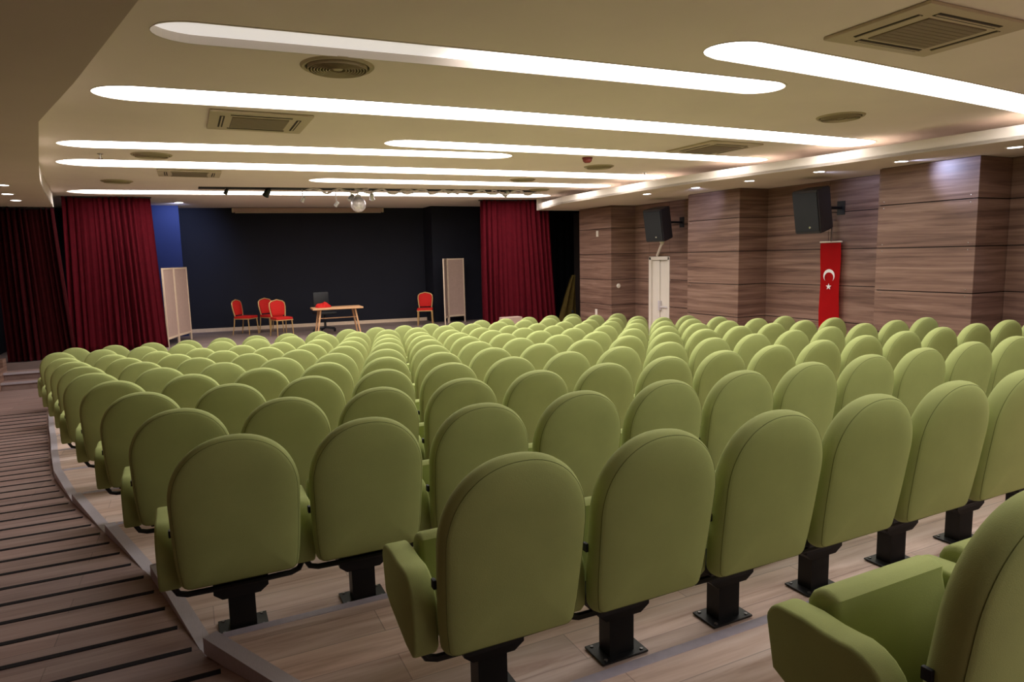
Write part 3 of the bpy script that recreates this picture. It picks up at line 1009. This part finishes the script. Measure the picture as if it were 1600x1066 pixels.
t = thing('office_chair', 'black swivel office chair behind the stage table', 'office chair', (3.07, 17.2, ZSTAGE), math.radians(8))
bm = bmesh.new()
bx(bm, -0.2, 0.2, 0.2, 0.26, 0.52, 0.98, bev=0.03)
obj('backrest', bm, MT['plasticblack'], t)
bm = bmesh.new()
bx(bm, -0.24, 0.24, -0.24, 0.22, 0.43, 0.5, bev=0.03)
obj('seat', bm, MT['plasticblack'], t)
bm = bmesh.new()
tube(bm, [(0, 0.1, 0.44), (0, 0.27, 0.46), (0, 0.27, 0.7)], 0.018, 8)
obj('back_bar', bm, MT['plasticblack'], t)
bm = bmesh.new()
tube(bm, [(0, 0, 0.08), (0, 0, 0.25), (0, 0, 0.44)], [0.032, 0.026, 0.02], 12)
obj('gas_lift', bm, MT['plasticblack'], t)
for k in range(5):
    a = 2 * PI * k / 5 + 0.3
    bm = bmesh.new()
    tube(bm, [(0, 0, 0.10), (0.28 * math.cos(a), 0.28 * math.sin(a), 0.065)], [0.026, 0.016], 8)
    ft = obj('foot_arm', bm, MT['plasticblack'], t)
    bm = bmesh.new()
    bmesh.ops.create_cone(bm, cap_ends=True, segments=14, radius1=0.028, radius2=0.028, depth=0.03)
    bmesh.ops.transform(bm, matrix=Matrix.Translation((0.28 * math.cos(a), 0.28 * math.sin(a), 0.028)) @ Matrix.Rotation(a, 4, 'Z') @ Matrix.Rotation(PI / 2, 4, 'X'), verts=bm.verts)
    obj('castor', bm, MT['plasticblack'], ft)

# pale box before the stage, only its top shows above the chairs
bm = bmesh.new()
bx(bm, -0.25, 0.25, -0.12, 0.12, 0, 0.77, bev=0.01)
o = obj('pale_box', bm, MT['screencloth'])
o.location = (6.9, 14.4, -0.02)
tag(o, 'pale box with flat top in front of the crimson curtain', 'box')

# ------------------------------------------------------------------ door in the right wall
t = bpy.data.objects.new('door_1', None)
COL.objects.link(t)
t.location = (XR, 12.36, 0)
struct(t)
bm = bmesh.new()
bx(bm, -0.03, 0.14, 0.29, 0.37, -0.02, 2.09, bev=0.004)
bx(bm, -0.03, 0.14, -0.37, -0.31, -0.02, 2.09, bev=0.004)
bx(bm, -0.03, 0.14, -0.36, 0.36, 2.02, 2.10, bev=0.004)
obj('door_frame', bm, MT['white'], t)
bm = bmesh.new()
bx(bm, 0.02, 0.07, 0.035, 0.29, -0.02, 2.02, bev=0.004)
obj('door_leaf', bm, MT['white'], t)
bm = bmesh.new()
bx(bm, 0.045, 0.095, -0.31, 0.03, -0.02, 2.02, bev=0.004)
lf = obj('door_leaf', bm, MT['white'], t)
bm = bmesh.new()
bx(bm, 0.0, 0.03, -0.29, 0.0, 0.94, 0.975, bev=0.008)
obj('push_bar', bm, MT['hose'], lf)
bm = bmesh.new()
bx(bm, -0.03, 0.046, -0.02, 0.035, 0.88, 1.1, bev=0.01)
obj('latch_case', bm, MT['hose'], lf)

# ------------------------------------------------------------------ wall speakers
def speaker(loc, rz, tilt, label, bracket, drop):
    t = thing('wall_speaker', label, 'speaker', loc, 0, 'black wall mounted speakers')
    Rm = Matrix.Rotation(rz, 4, 'Z') @ Matrix.Rotation(tilt, 4, 'X')
    # cabinet: front at local -y, tapering to the back
    bm = bmesh.new()
    w0, w1, d, h = 0.215, 0.185, 0.42, 0.335
    pts = [(-w0, -d / 2), (w0, -d / 2), (w0, -d / 2 + 0.08), (w1, d / 2), (-w1, d / 2), (-w0, -d / 2 + 0.08)]
    poly_prism(bm, pts, -h, h)
    bmesh.ops.bevel(bm, geom=bm.edges[:], offset=0.015, segments=2, affect='EDGES')
    bmesh.ops.transform(bm, matrix=Rm, verts=bm.verts)
    obj('cabinet', bm, MT['speaker'], t)
    bm = bmesh.new()
    bx(bm, -0.2, 0.2, -d / 2 - 0.014, -d / 2 + 0.002, -0.3, 0.3, bev=0.01)
    bmesh.ops.transform(bm, matrix=Rm, verts=bm.verts)
    gr_ = obj('front_grille', bm, MT['grille'], t)
    bm = bmesh.new()
    lathe(bm, [(0, 0.004), (0.016, 0.003), (0.018, 0)], 14)
    bmesh.ops.transform(bm, matrix=Rm @ Matrix.Translation((0.05, -d / 2 - 0.014, -0.235)) @ Matrix.Rotation(PI / 2, 4, 'X'), verts=bm.verts)
    obj('badge', bm, MT['chrome'], gr_)
    bm = bmesh.new()
    bx(bm, -0.03, 0.03, -0.02, 0.02, -h - 0.03, h + 0.03)
    bmesh.ops.delete(bm, geom=bm.verts[:], context='VERTS')
    wx = XR - loc[0]
    p = Rm @ Vector((0, d / 2 - 0.01, 0.0))
    tube(bm, [tuple(p), (wx * 0.6, p.y, p.z), (wx - 0.02, p.y, p.z)], 0.025, 10)
    bx(bm, wx - 0.032, wx - 0.018, p.y - 0.07, p.y + 0.07, p.z - 0.11, p.z + 0.11)
    if drop:
        # pale cone under the cabinet and a strut running down to the wall above the door
        p = Rm @ Vector((0.0, 0.08, -h + 0.02))
        b2 = bmesh.new()
        lathe(b2, [(0, p.z), (0.085, p.z - 0.005), (0.03, p.z - 0.14), (0, p.z - 0.14)], 14, p.x, p.y)
        tube(b2, [(p.x, p.y, p.z - 0.1), (wx - 0.02, p.y + 0.86, 2.125 - loc[2])], 0.028, 10)
        obj('strut', b2, MT['white'], t)
    obj('bracket', bm, MT[bracket], t)
    return t
speaker((9.0, 7.64, H + 0.60), math.radians(-80), math.radians(12), 'black wall speaker above the red flag', 'plasticblack', False)
speaker((9.0, 11.52, H + 0.58), math.radians(-70), math.radians(12), 'black wall speaker above the white door', 'plasticblack', True)

# ------------------------------------------------------------------ flag
t = thing('hanging_flag', 'long red crescent and star banner hanging below the wall speaker', 'flag', (9.6, 7.78, H + 0.1), 0)
bm = bmesh.new()
nv, nu = 30, 8
grid = []
for j in range(nv + 1):
    z_ = -0.02 - 1.72 * j / nv
    row = []
    for i in range(nu + 1):
        u = -0.19 + 0.38 * i / nu
        row.append(bm.verts.new((0.012 * math.sin(j * 0.35 + i * 0.5) - 0.006, u - 0.012 * j / nv, z_)))
    grid.append(row)
for j in range(nv):
    for i in range(nu):
        bm.faces.new([grid[j][i], grid[j][i + 1], grid[j + 1][i + 1], grid[j + 1][i]])
bmesh.ops.solidify(bm, geom=bm.faces[:], thickness=0.004)
cl = obj('banner_cloth', bm, MT['flag'], t)
# crescent opening downwards, star below it
bm = bmesh.new()
n = 40
zc = -0.555
R0, R1 = 0.108, 0.086
gap = 0.030
outer_p, inner_p = [], []
amax = math.radians(144)
# inner circle shifted down; horns meet where the circles cross
ch = (R0 * R0 - R1 * R1 + gap * gap) / (2 * gap)
ao = math.acos(max(-1, min(1, -ch / R0)))
ai = math.acos(max(-1, min(1, -(ch - gap) / R1)))
for i in range(n + 1):
    a = -ao + 2 * ao * i / n
    outer_p.append((R0 * math.sin(a), zc + R0 * math.cos(a)))
    a = -ai + 2 * ai * i / n
    inner_p.append((R1 * math.sin(a), zc - gap + R1 * math.cos(a)))
vo = [bm.verts.new((-0.022, p[0], p[1])) for p in outer_p]
vi = [bm.verts.new((-0.022, p[0], p[1])) for p in inner_p]
for i in range(n):
    bm.faces.new([vo[i], vo[i + 1], vi[i + 1], vi[i]])
obj('crescent', bm, MT['flagwhite'], cl, smooth=False)
bm = bmesh.new()
sv = []
for k in range(10):
    a = PI / 2 + k * PI / 5
    r = 0.056 if k % 2 == 0 else 0.0225
    sv.append(bm.verts.new((-0.022, r * math.cos(a), -0.735 + r * math.sin(a))))
cen = bm.verts.new((-0.022, 0, -0.735))
for k in range(10):
    bm.faces.new([cen, sv[k], sv[(k + 1) % 10]])
obj('star', bm, MT['flagwhite'], cl, smooth=False)
bm = bmesh.new()
tube(bm, [(0, -0.21, 0), (0, 0.21, 0)], 0.014, 10)
obj('top_rod', bm, MT['white'], t)
bm = bmesh.new()
tube(bm, [(0, -0.01, 0.0), (0, -0.01, 0.36)], 0.014, 8)
tube(bm, [(0, -0.01, 0.35), (0.085, -0.01, 0.35)], 0.014, 8)
obj('hanger', bm, MT['chrome'], t)

# ------------------------------------------------------------------ small wall fittings
def wall_plate(name, x, y_, z_, hw, hh, m_, label, cat):
    t = thing(name, label, cat, (x, y_, z_))
    bm = bmesh.new()
    bx(bm, -0.012, 0, -hw, hw, -hh, hh, bev=0.003)
    obj('plate', bm, m_, t)
    bm = bmesh.new()
    bx(bm, -0.018, -0.011, -hw * 0.5, hw * 0.5, -hh * 0.5, hh * 0.5, bev=0.002)
    obj('button', bm, m_, t)
wall_plate('wall_switch', XP + 0.002, 13.85, H + 0.47, 0.045, 0.07, MT['white'], 'small white plate high on the pier past the white door', 'switch')
wall_plate('wall_socket', XP + 0.002, 13.92, H - 1.44, 0.045, 0.09, MT['white'], 'small white box low on the pier past the white door', 'socket')
bm = bmesh.new()
lathe(bm, [(0, 0.03), (0.04, 0.026), (0.055, 0.01), (0.055, 0)], 18)
bmesh.ops.transform(bm, matrix=Matrix.Rotation(-PI / 2, 4, 'X') @ Matrix.Rotation(PI, 4, 'Y') @ Matrix.Identity(4), verts=bm.verts)
o = obj('wall_sensor', bm, MT['white'])
o.location = (9.2, 13.27, H - 0.77)
o.rotation_euler = (math.radians(0), 0, 0)
tag(o, 'round cream wall sensor on the pier side past the white door', 'sensor')
bm = bmesh.new()
lathe(bm, [(0, 0.03), (0.05, 0.026), (0.07, 0.01), (0.07, 0)], 18)
bmesh.ops.transform(bm, matrix=Matrix.Rotation(PI / 2, 4, 'Y'), verts=bm.verts)
o = obj('wall_sensor', bm, MT['white'])
o.location = (XL + 0.018, 13.75, H - 1.6)
tag(o, 'round white disc on the wall beside the aisle steps', 'sensor')

# ------------------------------------------------------------------ auditorium chair
def back_outline(n=36):
    """outline of the backrest in x,z: rounded bottom corners, widening sides, tall elliptical top"""
    pts = []
    zb, rc, wb = 0.235, 0.045, 0.238
    for k in range(5):
        a = -PI / 2 + (PI / 2) * k / 4
        pts.append((wb - rc + rc * math.cos(a), zb + rc + rc * math.sin(a)))
    for z_ in (0.34, 0.42, 0.5, 0.57):
        f = (z_ - zb) / (0.6 - zb)
        pts.append((wb + (0.254 - wb) * math.sin(f * PI / 2), z_))
    z1, hh, ww = 0.62, 0.268, 0.255
    for k in range(n // 2 + 1):
        a = (PI / 2) * k / (n // 2)
        ex = 2 / 2.15
        pts.append((ww * math.cos(a) ** ex, z1 + hh * math.sin(a) ** ex))
    pts[-1] = (0.0, z1 + hh)
    return pts + [(-x, z_) for x, z_ in pts[-2::-1]]

OUT = back_outline()
NO = len(OUT)
NRM = []
for i in range(NO):
    a, b = Vector(OUT[(i - 1) % NO]), Vector(OUT[(i + 1) % NO])
    t_ = (b - a).normalized()
    NRM.append(Vector((t_.y, -t_.x)))
def back_ring(inset):
    if inset > 0.026:
        k = inset - 0.026
        base = back_ring(0.026)
        return [(x * (1 - k / 0.23), 0.57 + (z_ - 0.57) * (1 - k / 0.32)) for x, z_ in base]
    return [(OUT[i][0] - NRM[i].x * inset, OUT[i][1] - NRM[i].y * inset) for i in range(NO)]
def recline(z_):
    return (0.89 - z_) * 0.15 - 0.06

def make_backrest():
    prof = [(0.15, -0.016), (0.10, -0.013), (0.05, -0.006), (0.026, 0.001), (0.018, 0.005), (0.0135, 0.0095), (0.0095, 0.0145), (0.0045, 0.023), (0.0, 0.038), (0.0, 0.058), (0.004, 0.074), (0.014, 0.088), (0.035, 0.098), (0.08, 0.104), (0.15, 0.107)]
    bm = bmesh.new()
    loops = []
    for ins, yy in prof:
        r = back_ring(ins)
        loops.append([bm.verts.new((x, yy + recline(z_), z_)) for x, z_ in r])
    for L0, L1 in zip(loops, loops[1:]):
        for i in range(NO):
            j = (i + 1) % NO
            bm.faces.new([L0[i], L0[j], L1[j], L1[i]])
    for L0, yy, flip in ((loops[0], -0.018, True), (loops[-1], 0.108, False)):
        c = bm.verts.new((0, yy + recline(0.55), 0.55))
        for i in range(NO):
            j = (i + 1) % NO
            bm.faces.new([L0[j], L0[i], c] if flip else [L0[i], L0[j], c])
    return bm

def side_prism(prof, x0, x1, bev):
    """closed y,z profile extruded along x with rounded long edges"""
    bm = bmesh.new()
    n_ = len(prof)
    P = [Vector(p) for p in prof]
    nr = []
    for i in range(n_):
        t_ = (P[(i + 1) % n_] - P[(i - 1) % n_]).normalized()
        nr.append(Vector((t_.y, -t_.x)))
    area = sum(P[i].x * P[(i + 1) % n_].y - P[(i + 1) % n_].x * P[i].y for i in range(n_))
    sg = 1 if area > 0 else -1
    loops = []
    for x, ins in ((x0, bev), (x0 + bev * 0.3, bev * 0.3), (x0 + bev, 0), (x1 - bev, 0), (x1 - bev * 0.3, bev * 0.3), (x1, bev)):
        loops.append([bm.verts.new((x, P[i].x - sg * nr[i].x * ins, P[i].y - sg * nr[i].y * ins)) for i in range(n_)])
    for L0, L1 in zip(loops, loops[1:]):
        for i in range(n_):
            j = (i + 1) % n_
            bm.faces.new([L0[i], L0[j], L1[j], L1[i]])
    bm.faces.new(loops[0][::-1])
    bm.faces.new(loops[-1])
    return bm

def arc2(cx, cz, r, a0, a1, n_):
    return [(cx + r * math.cos(math.radians(a0 + (a1 - a0) * k / n_)), cz + r * math.sin(math.radians(a0 + (a1 - a0) * k / n_))) for k in range(n_ + 1)]
ARM = [(0.37, 0.30), (0.44, 0.335)] + arc2(0.415, 0.465, 0.05, 0, 90, 5) + [(0.35, 0.518), (0.29, 0.512)] + arc2(0.225, 0.40, 0.115, 78, 178, 6) + [(0.108, 0.33), (0.112, 0.275), (0.135, 0.245), (0.2, 0.25)]
CUSH = [(0.285, 0.24), (0.38, 0.25)] + arc2(0.365, 0.475, 0.06, -10, 130, 6) + [(0.325, 0.49), (0.31, 0.43), (0.295, 0.34)]

def make_chair(label, group):
    t = thing('auditorium_chair', label, 'chair', (0, 0, 0), 0, group)
    UP = 0.07
    bk = obj('backrest', make_backrest(), MT['green'], t, angle=80)
    bk.location = (0, 0, UP)
    bm = bmesh.new()
    r = back_ring(0.0132)
    tube(bm, [(x, 0.0098 + recline(z_), z_) for x, z_ in r], 0.0012, 5, closed=True)
    obj('seam', bm, MT['seam'], bk)
    bm = bmesh.new()
    bx(bm, -0.262, -0.25, 0.06, 0.085, 0.475, 0.505, bev=0.003)
    obj('fabric_tag', bm, MT['tag'], bk)
    for s_ in (-1,):
        obj('armrest', side_prism(ARM, s_ * 0.275 - 0.043, s_ * 0.275 + 0.043, 0.011), MT['green'], t, angle=50).location = (0, 0, UP - 0.022)
    obj('seat', side_prism(CUSH, -0.218, 0.218, 0.02), MT['green'], t, angle=50).location = (0, 0, UP)
    # tube frame hugging the chair from below
    bm = bmesh.new()
    pts = [(-0.268, 0.2, 0.27), (-0.268, 0.2, 0.205), (-0.25, 0.2, 0.172), (-0.215, 0.2, 0.16), (-0.1, 0.2, 0.158), (0.1, 0.2, 0.158), (0.215, 0.2, 0.16), (0.25, 0.2, 0.172), (0.268, 0.2, 0.205), (0.268, 0.2, 0.27)]
    tube(bm, pts, 0.0135, 8)
    obj('tube_frame', bm, MT['black'], t).location = (0, 0, UP)
    bm = bmesh.new()
    bx(bm, -0.19, 0.19, 0.13, 0.32, 0.205, 0.24, bev=0.008)
    obj('seat_pan', bm, MT['black'], t, smooth=False).location = (0, 0, UP)
    ped = None
    bm = bmesh.new()
    # flared bracket on a box column
    v0 = [(-0.055, 0.15), (0.055, 0.15), (0.055, 0.235), (-0.055, 0.235)]
    v1 = [(-0.115, 0.205), (0.115, 0.205), (0.115, 0.325), (-0.115, 0.325)]
    A0 = [bm.verts.new((x, y_, 0.165)) for x, y_ in [(-0.08, 0.21), (0.08, 0.21), (0.08, 0.315), (-0.08, 0.315)]]
    A1 = [bm.verts.new((x, y_, 0.195)) for x, y_ in v1]
    A2 = [bm.verts.new((x, y_, 0.27)) for x, y_ in v1]
    for L0, L1 in ((A0, A1), (A1, A2)):
        for i in range(4):
            bm.faces.new([L0[i], L0[(i + 1) % 4], L1[(i + 1) % 4], L1[i]])
    bm.faces.new(A0[::-1])
    bm.faces.new(A2)
    bx(bm, -0.056, 0.056, 0.225, 0.30, 0.006, 0.18)
    ped = obj('pedestal', bm, MT['black'], t, smooth=False)
    bm = bmesh.new()
    bx(bm, -0.105, 0.105, 0.195, 0.332, 0.0, 0.008, bev=0.002)
    pt = obj('base_plate', bm, MT['black'], ped, smooth=False)
    bm = bmesh.new()
    for x in (-0.083, 0.083):
        for y_ in (0.212, 0.315):
            lathe(bm, [(0, 0.014), (0.007, 0.013), (0.008, 0.008)], 6, x, y_)
    obj('bolts', bm, MT['bolt'], ped)
    return t

ORD = ['first', 'second', 'third', 'fourth', 'fifth', 'sixth', 'seventh', 'eighth', 'ninth', 'tenth', 'eleventh', 'twelfth', 'thirteenth', 'fourteenth', 'fifteenth', 'sixteenth', 'seventeenth', 'eighteenth', 'nineteenth']
def row_name(i):
    if i == 0:
        return 'in the rearmost row, mostly out of frame'
    if i == 1:
        return 'in the second row from the back'
    if i == NB - 1:
        return 'in the front row by the stage'
    return 'in the %s row from the stage' % ORD[NB - 1 - i]

proto = None
arm_mesh = None
for i, (x0, yy, zt, cnt) in enumerate(ROWS):
    for k in range(cnt):
        if k == 0:
            l = 'green tip-up auditorium chair at the aisle end, ' + row_name(i)
        elif k == cnt - 1 and i > 0:
            l = 'green tip-up auditorium chair at the wood wall end, ' + row_name(i)
        else:
            l = 'green tip-up auditorium chair, %s from the aisle, %s' % (ORD[k], row_name(i))
        loc = (x0 + 0.55 * k, yy, FLOORZ[i] + 0.004)
        if proto is None:
            proto = make_chair(l, 'green auditorium chairs')
            proto.location = loc
            c = proto
            arm_mesh = [ch for ch in proto.children if ch.name.startswith('armrest')][0]
            proto_children = list(proto.children)
        else:
            c = proto.copy()
            COL.objects.link(c)
            c.location = loc
            c['label'] = l
            for ch in proto_children:
                d = ch.copy()
                COL.objects.link(d)
                d.parent = c
                for g_ in ch.children:
                    e = g_.copy()
                    COL.objects.link(e)
                    e.parent = d
        if k == cnt - 1:
            d = arm_mesh.copy()
            COL.objects.link(d)
            d.parent = c
            d.location = (0.55, 0, 0.048)
